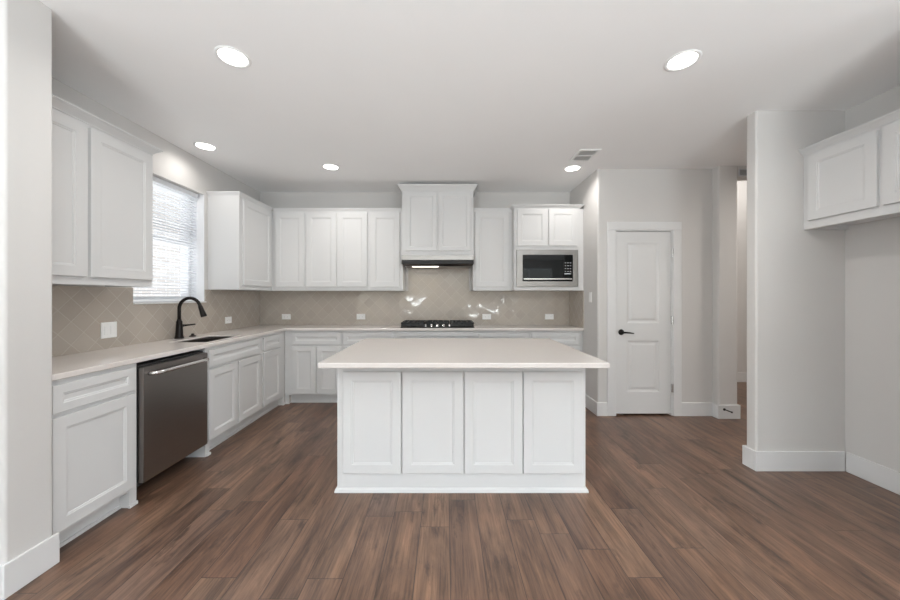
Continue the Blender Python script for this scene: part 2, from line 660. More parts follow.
for wx in REAR_X:
    box(b, wx - 0.9, wx + 0.9, -5.3, -5.18, 2.45, CEIL)
    box(b, wx - 0.9, wx + 0.9, -5.3, -5.18, 0, 0.18)
struct('wall_rear', b, MAT_WALL)
for i, wx in enumerate(REAR_X):
    b = new()
    for a0, a1, c0, c1 in ((wx - 0.899, wx - 0.84, 0.181, 2.449), (wx + 0.84, wx + 0.899, 0.181, 2.449), (wx - 0.03, wx + 0.03, 0.24, 2.39),
                           (wx - 0.84, wx + 0.84, 0.181, 0.24), (wx - 0.84, wx + 0.84, 2.39, 2.449)):
        box(b, a0, a1, -5.27, -5.21, c0, c1)
    wf = struct('window_%d' % (i + 2), b, MAT_VINYL)
    obj('window_pane', bx(wx - 0.84, wx + 0.84, -5.243, -5.237, 0.24, 2.39), MAT_GLASS, wf)

# kitchen window, its sash and sill
b = new()
fx0, fx1 = LW - 0.218, LW - 0.135
for a in ((WY0 + 0.001, WY0 + 0.045, WZ0 + 0.012, WZ1 - 0.001), (WY1 - 0.045, WY1 - 0.001, WZ0 + 0.012, WZ1 - 0.001)):
    box(b, fx0, fx1, a[0], a[1], a[2], a[3])
box(b, fx0, fx1, WY0 + 0.045, WY1 - 0.045, WZ0 + 0.012, WZ0 + 0.06)
box(b, fx0, fx1, WY0 + 0.045, WY1 - 0.045, WZ1 - 0.045, WZ1 - 0.001)
w1 = struct('window_1', b, MAT_VINYL, bevel=0.002)
b = new()
for jy in (WY0 + 0.001, WY1 - 0.009):
    box(b, LW - 0.134, LW - 0.002, jy, jy + 0.008, WZ0 + 0.0125, WZ1 - 0.001)
obj('jamb_liner', b, MAT_VINYL, w1)
obj('meeting_rail', bx(fx0, fx1 + 0.006, WY0 + 0.045, WY1 - 0.045, 1.845, 1.885), MAT_VINYL, w1)
obj('window_pane', bx(LW - 0.19, LW - 0.185, WY0 + 0.045, WY1 - 0.045, WZ0 + 0.06, WZ1 - 0.045), MAT_GLASS, w1)
obj('window_sill', bx(LW - 0.132, LW + 0.022, WY0 + 0.001, WY1 - 0.001, WZ0 + 0.0005, WZ0 + 0.012), MAT_TRIM, w1)
# outside
struct('ground_outside', bx(-12, -2.80, 1.6, 14, -0.4, -0.3), MAT_GROUND)
nb = tag(obj('brick_wall', bx(-5.6, -5.4, 1.2, 12.0, -0.3, 4.2), MAT_BRICK), 'pale brick wall of the house next door, seen through the blinds', 'wall')
nb['kind'] = 'structure'

# ------------------------------------------------------------------ baseboards
BH, BT = 0.15, 0.015


def base(name, pieces):
    b = new()
    for q in pieces:
        box(b, *q, 0.0005, BH)
    struct(name, b, MAT_TRIM, bevel=0.003)


base('baseboard_left_stub', [(-1.945, -1.93, 1.475, 1.69), (-4.6, -1.945, 1.475, 1.49)])
base('baseboard_pantry', [(PX - BT, PX, DWY - BT, 4.10), (PX, DX0 - 0.105, DWY - BT, DWY), (DX1 + 0.105, 2.957, DWY - BT, DWY),
                          (2.957 - BT, 2.957, 3.667 - BT, DWY - BT), (2.957, 3.168 + BT, 3.667 - BT, 3.667), (3.168, 3.168 + BT, 3.667, 5.215)])
base('baseboard_hall', [(3.169, 5.6, 5.215, 5.23)])
base('baseboard_right_stub', [(2.348, 3.042 - BT, 2.56, 2.575), (2.348, 2.363, 2.575, 2.68), (2.363, 3.16, 2.665, 2.68), (2.348, 2.363, 1.435, 1.555), (2.363, 5.6, 1.435, 1.45), (2.363, 3.026, 1.54, 1.555)])
base('baseboard_right', [(RW - BT, RW, 1.556, 2.559)])
base('baseboard_rear', [(-4.6, 5.6, -5.18, -5.165)])

# ------------------------------------------------------------------ pantry door and casing
b = new()
cy0, cy1 = DWY - 0.018, DWY - 0.0005
box(b, DX0 - 0.105, DX0 - 0.012, cy0, cy1, 0.0005, 2.06)
box(b, DX1 + 0.012, DX1 + 0.105, cy0, cy1, 0.0005, 2.06)
box(b, DX0 - 0.105, DX1 + 0.105, cy0, cy1, 2.0602, 2.152)
struct('trim_1', b, MAT_TRIM, bevel=0.005)
b = new()
box(b, DX0 - 0.0195, DX0 - 0.003, DWY + 0.001, DWY + 0.099, 0.0005, DZ + 0.003)
box(b, DX1 + 0.003, DX1 + 0.0195, DWY + 0.001, DWY + 0.099, 0.0005, DZ + 0.003)
box(b, DX0 - 0.0195, DX1 + 0.0195, DWY + 0.001, DWY + 0.099, DZ + 0.003, DZ + 0.0195)
struct('trim_2', b, MAT_TRIM)
FD = Face('back', DWY + 0.010)
b = new()
FD.box(b, DX0, DX1, -0.035, -0.0121, 0.022, DZ - 0.002)
door = struct('door_1', b, MAT_DOOR)
# moulded skin with two recessed, raised-field panels
b = new()
Pz = [(0.293 - 0.03, 0.833), (1.028, 1.924)]
px0, px1 = 2.016, 2.372
xs = [DX0, px0, px1, DX1]
zs = [0.022, Pz[0][0], Pz[0][1], Pz[1][0], Pz[1][1], DZ - 0.002]
for i in range(3):
    for j in range(5):
        if i == 1 and j in (1, 3):
            rings = []
            for d, c in ((0, 0.0), (0.006, -0.004), (0.020, -0.010), (0.032, -0.010), (0.050, -0.004)):
                rings.append([b.verts.new(FD.p(a, c, z)) for a, z in ((px0 + d, zs[j] + d), (px1 - d, zs[j] + d), (px1 - d, zs[j + 1] - d), (px0 + d, zs[j + 1] - d))])
            for r, s in zip(rings, rings[1:]):
                for k in range(4):
                    b.faces.new((r[k], r[(k + 1) % 4], s[(k + 1) % 4], s[k]))
            b.faces.new(rings[-1])
        else:
            b.faces.new([b.verts.new(FD.p(a, 0, z)) for a, z in ((xs[i], zs[j]), (xs[i + 1], zs[j]), (xs[i + 1], zs[j + 1]), (xs[i], zs[j + 1]))])
for (a, z), (a2, z2) in (((DX0, 0.022), (DX1, 0.022)), ((DX1, 0.022), (DX1, DZ - 0.002)), ((DX1, DZ - 0.002), (DX0, DZ - 0.002)), ((DX0, DZ - 0.002), (DX0, 0.022))):
    b.faces.new([b.verts.new(FD.p(*q)) for q in ((a, 0, z), (a2, 0, z2), (a2, -0.012, z2), (a, -0.012, z))])
bmesh.ops.remove_doubles(b, verts=b.verts[:], dist=0.0003)
obj('door_panel', b, MAT_DOOR, door)
hx, hz, hy = 1.948, 0.928, DWY + 0.0095
b = new()
lathe(b, (hx, hy, hz), [(0.030, 0), (0.033, -0.004), (0.030, -0.010), (0.014, -0.014), (0.012, -0.045), (0.0, -0.046)], 24, 'y')
tube(b, [(hx, hy - 0.042, hz), (hx + 0.03, hy - 0.048, hz), (hx + 0.07, hy - 0.048, hz - 0.003), (hx + 0.118, hy - 0.046, hz - 0.010)], [0.011, 0.010, 0.0085, 0.006], 12)
obj('door_handle', b, MAT_BRONZE, door, True)
for z in (0.31, 1.06, 1.81):
    b = new()
    lathe(b, (DX1 + 0.006, DWY - 0.014, z - 0.045), [(0.008, 0), (0.008, 0.09)], 12)
    box(b, DX1 - 0.004, DX1 + 0.006, DWY - 0.006, DWY + 0.009, z - 0.045, z + 0.045)
    obj('hinge', b, MAT_CHROME, door)

# ------------------------------------------------------------------ cabinets
FL = Face('left', -1.985 - 0.0)          # left base run, face frame plane
FB = Face('back', 4.165)                 # back base run
CT0, CT1 = 0.905, 0.937                  # counter underside and top
GB = 'white base cabinets round the kitchen walls'
GU = 'white upper cabinets round the kitchen walls'


def base_cab(F, a0, a1, depth, label, drawers, doors, feet=(False, False), toe=0.06, open_top=False):
    loc = F.p((a0 + a1) / 2, -depth / 2, 0)
    t = thing('base_cabinet', label, 'cabinet', loc, GB)
    b = new()
    if open_top:                         # a hollow box that the sink hangs in
        F.box(b, a0 + 0.0006, a1 - 0.0006, -depth, 0, 0.105, 0.125)
        F.box(b, a0 + 0.0006, a1 - 0.0006, -0.022, 0, 0.125, CT0 - 0.001)
        F.box(b, a0 + 0.0006, a1 - 0.0006, -depth, -depth + 0.012, 0.125, CT0 - 0.001)
        F.box(b, a0 + 0.0006, a0 + 0.019, -depth + 0.012, -0.022, 0.125, CT0 - 0.001)
        F.box(b, a1 - 0.019, a1 - 0.0006, -depth + 0.012, -0.022, 0.125, CT0 - 0.001)
    else:
        F.box(b, a0 + 0.0006, a1 - 0.0006, -depth, 0, 0.105, CT0 - 0.001)
    if feet[0]:
        F.box(b, a0 + 0.0006, a0 + 0.05, -depth, 0, 0.0008, 0.105)
    if feet[1]:
        F.box(b, a1 - 0.05, a1 - 0.0006, -depth, 0, 0.0008, 0.105)
    obj('body', b, MAT_CAB, t)
    b = new()
    k0, k1 = a0 + (0.0506 if feet[0] else 0.0008), a1 - (0.0506 if feet[1] else 0.0008)
    F.box(b, k0, k1, -depth, -toe, 0.0008, 0.1045)
    F.box(b, k0, k1, -toe, -toe + 0.010, 0.0008, 0.020)
    obj('toe_kick', b, MAT_CAB, t)
    if feet[0] or feet[1]:
        b = new()
        if feet[0]:
            F.box(b, a0 + 0.012, a0 + 0.056, 0.0004, 0.010, 0.0008, 0.020)
        if feet[1]:
            F.box(b, a1 - 0.056, a1 - 0.0006, 0.0004, 0.010, 0.0008, 0.020)
        obj('shoe_moulding', b, MAT_CAB, t)
    for d0, d1 in drawers:
        obj('drawer_front', shaker(F, d0, d1, 0.735, 0.878, s=0.045), MAT_CAB, t)
    for d0, d1 in doors:
        obj('door', shaker(F, d0, d1, 0.128, 0.712), MAT_CAB, t)
    return t


D = 0.553
base_cab(FL, 1.677, 2.168, D, 'white base cabinet with one drawer over one door, between the wall end and the dishwasher', [(1.690, 2.140)], [(1.690, 2.140)], (False, True))
base_cab(FL, 2.786, 3.637, D, 'white sink cabinet with a wide false drawer over two doors, beyond the dishwasher', [(2.81, 3.600)], [(2.81, 3.195), (3.212, 3.600)], (True, False), open_top=True)
base_cab(FL, 3.637, 4.160, D, 'narrow white base cabinet with drawer and door in the corner, next to the sink cabinet', [(3.655, 4.03)], [(3.655, 4.03)], (False, True))
DB = 0.44
X = lambda u, k=0.01232: (u - 446) * k
base_cab(FB, -1.9844, X(342.7), DB, 'white back-wall base cabinet with a drawer over two doors, first from the window corner', [(X(292.7), X(341.2))], [(X(292.7), X(316.4)), (X(317.4), X(341.2))], (True, False))
base_cab(FB, X(342.7), X(395.7), DB, 'white back-wall base cabinet with a drawer, just before the cooktop on the window side', [(X(344), X(394.6))], [(X(344), X(368.8)), (X(369.8), X(394.6))])
t = base_cab(FB, X(395.7), X(476), DB, 'wide white cooktop base cabinet with a plain panel under the counter', [], [(X(398), X(435.4)), (X(436.4), X(474))])
obj('top_panel', (lambda b: (FB.box(b, X(398), X(474), 0.0006, 0.019, 0.835, 0.895), b)[-1])(new()), MAT_CAB, t, bevel=0.002)
obj('drawer_front', shaker(FB, X(406), X(467.5), 0.730, 0.822, s=0.03), MAT_CAB, t)
base_cab(FB, X(476), X(529.5), DB, 'white back-wall base cabinet with a drawer, just after the cooktop on the microwave side', [(X(478.5), X(528))], [(X(478.5), X(502.7)), (X(503.7), X(528))])
base_cab(FB, X(529.5), 1.683, DB, 'white base cabinet under the microwave, ending against the pantry side wall', [(X(531.5), X(579))], [(X(531.5), X(554.6)), (X(555.6), X(579))])

# counters
SX0, SX1, SY0, SY1 = -2.36, -2.05, 2.88, 3.38
k1 = tag(obj('countertop', cells([LW + 0.001, SX0, SX1, -1.960, PX - 0.001], [1.677, SY0, SY1, 4.125, BW - 0.001],
         lambda x, y: (x < -1.96 or y > 4.125) and not (SX0 < x < SX1 and SY0 < y < SY1), CT0, CT1), MAT_QUARTZ, bevel=0.004),
         'L-shaped white quartz countertop running along the window wall and the back wall', 'countertop')

# backsplash
BZ0, BZ1 = CT1 + 0.0008, 1.397
b = new()
for q in ((1.677, WY0, BZ0, BZ1), (WY0, WY1, BZ0, WZ0 - 0.001), (WY1, BW - 0.012, BZ0, BZ1)):
    box(b, LW + 0.0006, LW + 0.0105, *q)
tag(obj('backsplash', b, MAT_TILE_Y), 'taupe tile backsplash laid in diamonds on the window wall above the sink counter', 'backsplash')
b = new()
for q in ((LW + 0.0006, -0.512, BZ0, BZ1), (-0.512, 0.312, BZ0, 1.80), (0.312, PX - 0.0006, BZ0, BZ1)):
    box(b, q[0], q[1], BW - 0.0105, BW - 0.0006, q[2], q[3])
tag(obj('backsplash', b, MAT_TILE_X), 'grey tile backsplash laid in diamonds on the back wall behind the cooktop', 'backsplash')
tag(obj('backsplash', bx(PX - 0.0105, PX - 0.0006, 4.127, BW - 0.012, BZ0, BZ1), MAT_TILE_Y), 'short strip of tile backsplash returning on the pantry side wall under the microwave', 'backsplash')


def upper_cab(F, a0, a1, depth, z0, z1, label, doors, proj, ch, name='upper_cabinet', e0=False, e1=False, dz=(0.048, 0.022), off0=0.0, s=0.060, ca1=None):
    t = thing(name, label, 'cabinet', F.p((a0 + a1) / 2, -depth / 2, z0), GU)
    b = new()
    th = 0.018
    F.box(b, a0 + 0.0006, a1 - 0.0006, -depth, 0, z0 + 0.03, z1 - ch + 0.004)
    # underside set up behind a bottom rail
    F.box(b, a0 + 0.0006, a1 - 0.0006, -th, 0, z0, z0 + 0.03)
    F.box(b, a0 + 0.0006, a0 + th, -depth, -th, z0, z0 + 0.03)
    F.box(b, a1 - th, a1 - 0.0006, -depth, -th, z0, z0 + 0.03)
    obj('body', b, MAT_CAB, t)
    obj('crown_moulding', crown(F, a0 + 0.0006, ca1 or a1 - 0.0006, depth, z1 - ch, z1, proj, e0, e1, off0), MAT_CAB, t)
    for d in doors:
        zz = d[2:] if len(d) == 4 else (z0 + dz[0], z1 - ch - dz[1])
        obj('door', shaker(F, d[0], d[1], zz[0], zz[1], s=s), MAT_CAB, t)
    return t


UZ0, UZ1 = 1.399, 2.440
FLU = Face('left', -2.203)
DU = 2.539 - 2.203
upper_cab(FLU, 1.677, 2.535, DU, UZ0, UZ1, 'white two-door upper cabinet on the window wall, beside the tall wall end', [(1.70, 2.056), (2.080, 2.518)], 0.045, 0.054, e1=True)
upper_cab(FLU, 3.600, BW - 0.001, DU, UZ0, UZ1, 'white single-door corner upper cabinet just past the window', [(3.655, 4.235)], 0.020, 0.042, e0=True, ca1=4.2565)
FBU = Face('back', 4.278)
DBU = 0.331
XU = lambda u: (u - 446) * 0.0126
upper_cab(FBU, -2.2015, XU(304.9), DBU, UZ0, UZ1, 'white single-door back-wall upper cabinet, first from the window corner', [(XU(275.0), XU(303.8))], 0.020, 0.042, off0=0.022)
upper_cab(FBU, XU(304.9), XU(368.7), DBU, UZ0, UZ1, 'white two-door back-wall upper cabinet between two single-door ones', [(XU(306.2), XU(336)), (XU(337.5), XU(367))], 0.020, 0.042)
upper_cab(FBU, XU(368.7), -0.5466, DBU, UZ0, UZ1, 'white single-door upper cabinet beside the range hood on the window side', [(XU(370.6), XU(399.4))], 0.020, 0.042, e1=False)
upper_cab(FBU, 0.3408, 0.8362, DBU, UZ0, UZ1, 'white single-door upper cabinet between the range hood and the microwave cabinet', [(XU(475), XU(508.8))], 0.020, 0.042)
FH = Face('back', 4.195)
XH = lambda u: (u - 446) * 0.0124
t = upper_cab(FH, XH(402.0), XH(473.4), 0.414, 1.832, 2.705, 'taller white two-door cabinet above the range hood, nearly reaching the ceiling', [(XH(406.2), XH(436.6)), (XH(438.6), XH(470.6))], 0.048, 0.082, e0=True, e1=True, dz=(0.058, 0.014), s=0.045)
FM = Face('back', 4.135)
XM = lambda u: (u - 446) * 0.0122
MX0, MX1 = XM(514.6), XM(580.4)
MZ0, MZ1 = 1.448, 1.892
t = thing('upper_cabinet', 'white cabinet with two short doors above the built-in microwave', 'cabinet', (1.24, 4.37, UZ0), GU)
b = new()
dep = 4.609 - 4.135
FM.box(b, MX0, MX1, -dep, 0, MZ1 + 0.001, UZ1 - 0.038)
FM.box(b, MX0, MX1, -dep, -0.1205, UZ1 - 0.038, UZ1)
FM.box(b, MX0, MX1, -dep, 0, UZ0, MZ0 - 0.001)
FM.box(b, MX0, MX0 + 0.022, -dep, 0, MZ0 - 0.001, MZ1 + 0.001)
FM.box(b, MX1 - 0.022, MX1, -dep, 0, MZ0 - 0.001, MZ1 + 0.001)
FM.box(b, MX0 + 0.022, MX1 - 0.022, -dep, -dep + 0.015, MZ0, MZ1)
obj('body', b, MAT_CAB, t)
obj('crown_moulding', crown(FM, MX0, MX1, 0.12, UZ1 - 0.040, UZ1, 0.035, True, True), MAT_CAB, t)
for d0, d1 in ((XM(517.3), XM(547.2)), (XM(548.8), XM(576.8))):
    obj('door', shaker(FM, d0, d1, 1.942, 2.388, s=0.058), MAT_CAB, t)
obj('filler_strip', bx(MX1 + 0.0006, PX - 0.001, 4.145, 4.60, UZ0, UZ1 - 0.041), MAT_CAB, t)
FR = Face('right', 2.722)
upper_cab(FR, 1.642, 2.574, RW - 2.722 - 0.001, 1.833, UZ1, 'white two-door cabinet hung high in the empty fridge alcove', [(1.665, 2.096), (2.122, 2.528)], 0.038, 0.050, dz=(0.060, 0.016))

# ------------------------------------------------------------------ island
IX0, IX1, IY0, IY1 = -0.738, 0.947, 2.294, 3.205
IT0, IT1 = 0.893, 0.925
FI = Face('back', IY0)
t = thing('kitchen_island', 'large white kitchen island base with four framed panels facing the room', 'island', (0.105, 2.75, 0))
b = new()
box(b, IX0, IX1, IY0, IY1, 0.0008, IT0 - 0.001)
obj('body', b, MAT_CAB, t, bevel=0.002)
XI = lambda u: (u - 446) * 0.00673
for u0, u1 in ((342.8, 400.9), (402.3, 463.0), (464.8, 522.3), (523.8, 582.6)):
    obj('door', shaker(FI, XI(u0), XI(u1), 0.134, 0.818, s=0.058), MAT_CAB, t)
b = new()
prof = [(0.001, 0.030), (0.004, 0.030), (0.012, 0.022), (0.015, 0.010), (0.015, 0.0008)]
rings = []
for q, z in prof:
    rings.append([b.verts.new(v) for v in ((IX0 - q, IY0 - q, z), (IX1 + q, IY0 - q, z), (IX1 + q, IY1 + q, z), (IX0 - q, IY1 + q, z))])
for r, s in zip(rings, rings[1:]):
    for k in range(4):
        b.faces.new((r[k], r[(k + 1) % 4], s[(k + 1) % 4], s[k]))
obj('shoe_moulding', b, MAT_CAB, t)
tag(obj('countertop', bx(-0.776, 0.991, 2.043, 3.236, IT0, IT1), MAT_QUARTZ, bevel=0.004), 'rectangular white quartz countertop overhanging the kitchen island', 'countertop')

# ------------------------------------------------------------------ dishwasher
t = thing('dishwasher', 'dark stainless steel dishwasher with a bar handle, under the window-side counter', 'dishwasher', (-2.25, 2.477, 0))
y0, y1 = 2.176, 2.768
obj('body', bx(-2.53, -1.99, y0, y1, 0.10, 0.882), MAT_DARK, t)
b = new()
vs = box(b, -1.989, -1.950, y0 + 0.002, y1 - 0.002, 0.122, 0.868)
obj('door', b, MAT_STEEL_DW, t, bevel=0.004)
obj('toe_panel', bx(-2.53, -2.13, y0 + 0.002, y1 - 0.002, 0.012, 0.099), MAT_BLACK, t)
b = new()
hzz = 0.822
pts = [(-1.9495, y0 + 0.045, hzz), (-1.920, y0 + 0.05, hzz), (-1.907, y0 + 0.065, hzz), (-1.905, y0 + 0.12, hzz), (-1.905, y1 - 0.12, hzz), (-1.907, y1 - 0.065, hzz), (-1.920, y1 - 0.05, hzz), (-1.9495, y1 - 0.045, hzz)]
tube(b, pts, 0.0135, 14)
obj('handle', b, MAT_CHROME, t, True)

# ------------------------------------------------------------------ sink, faucet, air switch
t = thing('sink', 'stainless undermount sink set into the counter below the window', 'sink', ((SX0 + SX1) / 2, (SY0 + SY1) / 2, 0.70))
b = new()
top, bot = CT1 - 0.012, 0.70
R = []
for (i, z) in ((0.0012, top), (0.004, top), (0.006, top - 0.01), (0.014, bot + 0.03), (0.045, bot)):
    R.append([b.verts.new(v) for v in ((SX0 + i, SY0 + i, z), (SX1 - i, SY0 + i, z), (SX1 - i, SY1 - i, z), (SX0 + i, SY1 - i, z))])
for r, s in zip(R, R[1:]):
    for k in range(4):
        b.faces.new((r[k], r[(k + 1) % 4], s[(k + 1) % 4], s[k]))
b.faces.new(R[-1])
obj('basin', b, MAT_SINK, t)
b = new()
lathe(b, ((SX0 + SX1) / 2, (SY0 + SY1) / 2, bot + 0.0005), [(0.045, 0), (0.043, 0.004), (0.030, 0.004), (0.026, 0.001)], 24)
obj('drain', b, MAT_CHROME, t)
SK = t

fx, fy, fz = -2.47, 3.13, CT1 + 0.0005
t = thing('faucet', 'oil-rubbed bronze gooseneck pull-down faucet behind the sink', 'faucet', (fx, fy, fz))
b = new()
lathe(b, (fx, fy, fz), [(0.038, 0), (0.038, 0.006), (0.034, 0.012), (0.030, 0.03), (0.027, 0.10), (0.024, 0.145), (0.025, 0.155), (0.019, 0.165), (0.016, 0.18)], 24)
obj('base', b, MAT_BRONZE, t, True)
pts = [(fx, fy, fz + 0.17), (fx, fy, fz + 0.26)]
Rr = 0.098
for k in range(0, 15):
    a = math.pi - math.radians(165) * k / 14
    pts.append((fx + Rr + Rr * math.cos(a), fy, fz + 0.275 + Rr * math.sin(a)))
b = new()
tube(b, pts, 0.0145, 16)
obj('spout', b, MAT_BRONZE, t, True)
e = Vector(pts[-1]); dr = (e - Vector(pts[-2])).normalized()
b = new()
tube(b, [e - dr * 0.012, e + dr * 0.004, e + dr * 0.010, e + dr * 0.05, e + dr * 0.085, e + dr * 0.105, e + dr * 0.106], [0.0155, 0.0165, 0.019, 0.021, 0.025, 0.0255, 0.018], 16)
obj('spray_head', b, MAT_BRONZE, t, True)
b = new()
hz2 = fz + 0.115
tube(b, [(fx, fy + 0.018, hz2), (fx, fy + 0.045, hz2), (fx, fy + 0.05, hz2)], [0.014, 0.014, 0.011], 14)
tube(b, [(fx, fy + 0.045, hz2), (fx + 0.02, fy + 0.075, hz2 + 0.002), (fx + 0.055, fy + 0.125, hz2 + 0.006)], [0.011, 0.008, 0.0075], 10)
obj('handle', b, MAT_BRONZE, t, True)
b = new()
lathe(b, (-2.462, 3.285, fz), [(0.030, 0), (0.030, 0.005), (0.024, 0.010), (0.014, 0.014), (0.013, 0.026), (0.008, 0.029)], 20)
tag(obj('air_switch', b, MAT_BRONZE, smooth=True), 'small round bronze air switch button on the counter beside the faucet', 'button')

# ------------------------------------------------------------------ range hood and cooktop
t = thing('range_hood', 'slim stainless under-cabinet range hood over the cooktop', 'range hood', (-0.105, 4.36, 1.70))
hx0, hx1 = -0.5452, 0.3394
hf = 4.145
obj('body', bx(hx0, hx1, hf, 4.598, 1.772, 1.8315), MAT_STEEL, t, bevel=0.002)
obj('front_strip', bx(hx0, hx1, hf - 0.0005, 4.598, 1.725, 1.7715), MAT_DARK, t)
b = new()
pts = [(hf + 0.03, 1.7245), (hf + 0.06, 1.700), (4.50, 1.700), (4.598, 1.7245)]
lo = [b.verts.new((hx0 + 0.02, y, z)) for y, z in pts]
hi = [b.verts.new((hx1 - 0.02, y, z)) for y, z in pts]
b.faces.new(lo); b.faces.new(hi[::-1])
for k in range(4):
    b.faces.new((lo[k], lo[(k + 1) % 4], hi[(k + 1) % 4], hi[k]))
obj('filter_tray', b, MAT_STEEL, t)
obj('lamp_lens', bx(-0.42, 0.055 - 0.15, hf + 0.066, hf + 0.12, 1.694, 1.6995), MAT_HOODLENS, t)
area('hood_lamp', (-0.26, hf + 0.16, 1.69), (0, 0, 0), 0.35, 0.05, 0.5, (1.0, 0.94, 0.86))

t = thing('cooktop', 'black gas cooktop with iron grates set on the back-wall counter', 'cooktop', (-0.105, 4.34, CT1))
kx0, kx1, ky0, ky1, kz = -0.560, 0.350, 4.15, 4.58, CT1 + 0.0006
obj('tray', bx(kx0, kx1, ky0, ky1, kz, kz + 0.012), MAT_BLACK, t, bevel=0.004)
gw = (kx1 - kx0) / 3
for g in range(3):
    g0, g1 = kx0 + g * gw + 0.006, kx0 + (g + 1) * gw - 0.006
    f0 = ky0 + 0.012 if g != 1 else ky0 + 0.085
    f1 = ky1 - 0.015
    z0, z1 = kz + 0.050, kz + 0.066
    b = new()
    bars = [(g0, g1, f0, f0 + 0.014), (g0, g1, f1 - 0.014, f1), (g0, g0 + 0.014, f0, f1), (g1 - 0.014, g1, f0, f1),
            (g0, g1, (f0 + f1) / 2 - 0.007, (f0 + f1) / 2 + 0.007), ((g0 + g1) / 2 - 0.007, (g0 + g1) / 2 + 0.007, f0, f1),
            (g0 + 0.07, g0 + 0.082, f0, f1), (g1 - 0.082, g1 - 0.07, f0, f1)]
    for q in bars:
        box(b, *q, z0, z1)
    box(b, g0 + 0.004, g1 - 0.004, f0 + 0.001, f0 + 0.012, kz + 0.028, z0)
    for px_ in (g0 + 0.002, g1 - 0.018):
        for py_ in (f0 + 0.002, f1 - 0.018):
            box(b, px_, px_ + 0.016, py_, py_ + 0.016, kz + 0.0125, z0)
    obj('grate', b, MAT_BLACK, t)
for bxx, byy, br_ in ((kx0 + 0.15, 4.25, 0.04), (kx0 + 0.15, 4.47, 0.05), (-0.105, 4.42, 0.06), (kx1 - 0.15, 4.25, 0.045), (kx1 - 0.15, 4.47, 0.04)):
    b = new()
    lathe(b, (bxx, byy, kz + 0.0125), [(br_, 0), (br_, 0.012), (br_ * 0.8, 0.014), (br_ * 0.75, 0.022), (br_ * 0.6, 0.024)], 20)
    obj('burner', b, MAT_DARK, t)
for k in range(5):
    b = new()
    lathe(b, (-0.255 + k * 0.075, 4.195, kz + 0.0125), [(0.022, 0), (0.021, 0.006), (0.017, 0.008), (0.015, 0.030), (0.012, 0.033)], 18)
    obj('knob', b, MAT_CHROME, t, True)

# ------------------------------------------------------------------ microwave
t = thing('microwave', 'built-in stainless steel microwave with black glass door under two short cabinet doors', 'microwave', (1.24, 4.3, MZ0))
XMW = lambda u: (u - 446) * 0.01216
ZMW = lambda v: 1.33 - (v - 296) * 0.01216
obj('body', bx(MX0 + 0.04, MX1 - 0.04, 4.136, 4.56, MZ0 + 0.02, MZ1 - 0.02), MAT_DARK, t)
o0, o1, q0, q1 = XMW(516.6), XMW(578.3), ZMW(286.6), ZMW(249.6)
i0, i1, r0, r1 = XMW(522.9), XMW(573.1), ZMW(281.2), ZMW(254.8)
b = new()
Fm = Face('back', 4.134)
def ringframe(b, F, o, i, c0, c1, e=0.003):
    L = []
    for (a0, a1, z0, z1, c) in ((*o, c0), (*o, c1 - e), (o[0] + e, o[1] - e, o[2] + e, o[3] - e, c1), (i[0] - e, i[1] + e, i[2] - e, i[3] + e, c1), (*i, c1 - e), (*i, c0)):
        L.append([b.verts.new(F.p(a, c, z)) for a, z in ((a0, z0), (a1, z0), (a1, z1), (a0, z1))])
    L.append(L[0])
    for r, s in zip(L, L[1:]):
        for k in range(4):
            b.faces.new((r[k], r[(k + 1) % 4], s[(k + 1) % 4], s[k]))
ringframe(b, Fm, (o0, o1, q0, q1), (i0, i1, r0, r1), 0.0002, 0.020)
obj('trim_frame', b, MAT_STEEL, t)
pd = i0 + (i1 - i0) * 0.80
b = new(); Fm.box(b, i0 + 0.001, pd - 0.001, 0.0004, 0.015, r0 + 0.001, r1 - 0.001)
mwdoor = obj('door', b, MAT_BLACKGLASS, t, bevel=0.002)
b = new(); Fm.box(b, pd + 0.001, i1 - 0.001, 0.0004, 0.015, r0 + 0.001, r1 - 0.001)
cp = obj('control_panel', b, MAT_BLACKGLASS, t, bevel=0.002)
for rr in range(4):
    for cc in range(3):
        b = new()
        Fm.box(b, pd + 0.025 + cc * 0.03, pd + 0.041 + cc * 0.03, 0.0152, 0.0158, r0 + 0.115 + rr * 0.035, r0 + 0.123 + rr * 0.035)
        obj('button', b, MAT_GREYMARK, cp)
b = new()
Fm.box(b, pd + 0.02, pd + 0.10, 0.0152, 0.0158, r0 + 0.085, r0 + 0.097)
obj('display', b, MAT_GREYMARK, cp)
b = new(); Fm.box(b, i0 + 0.008, i1 - 0.012, 0.0155, 0.030, r0 + 0.018, r0 + 0.036)
obj('handle', b, MAT_CHROME, t, bevel=0.004)

# ------------------------------------------------------------------ outlets and switches


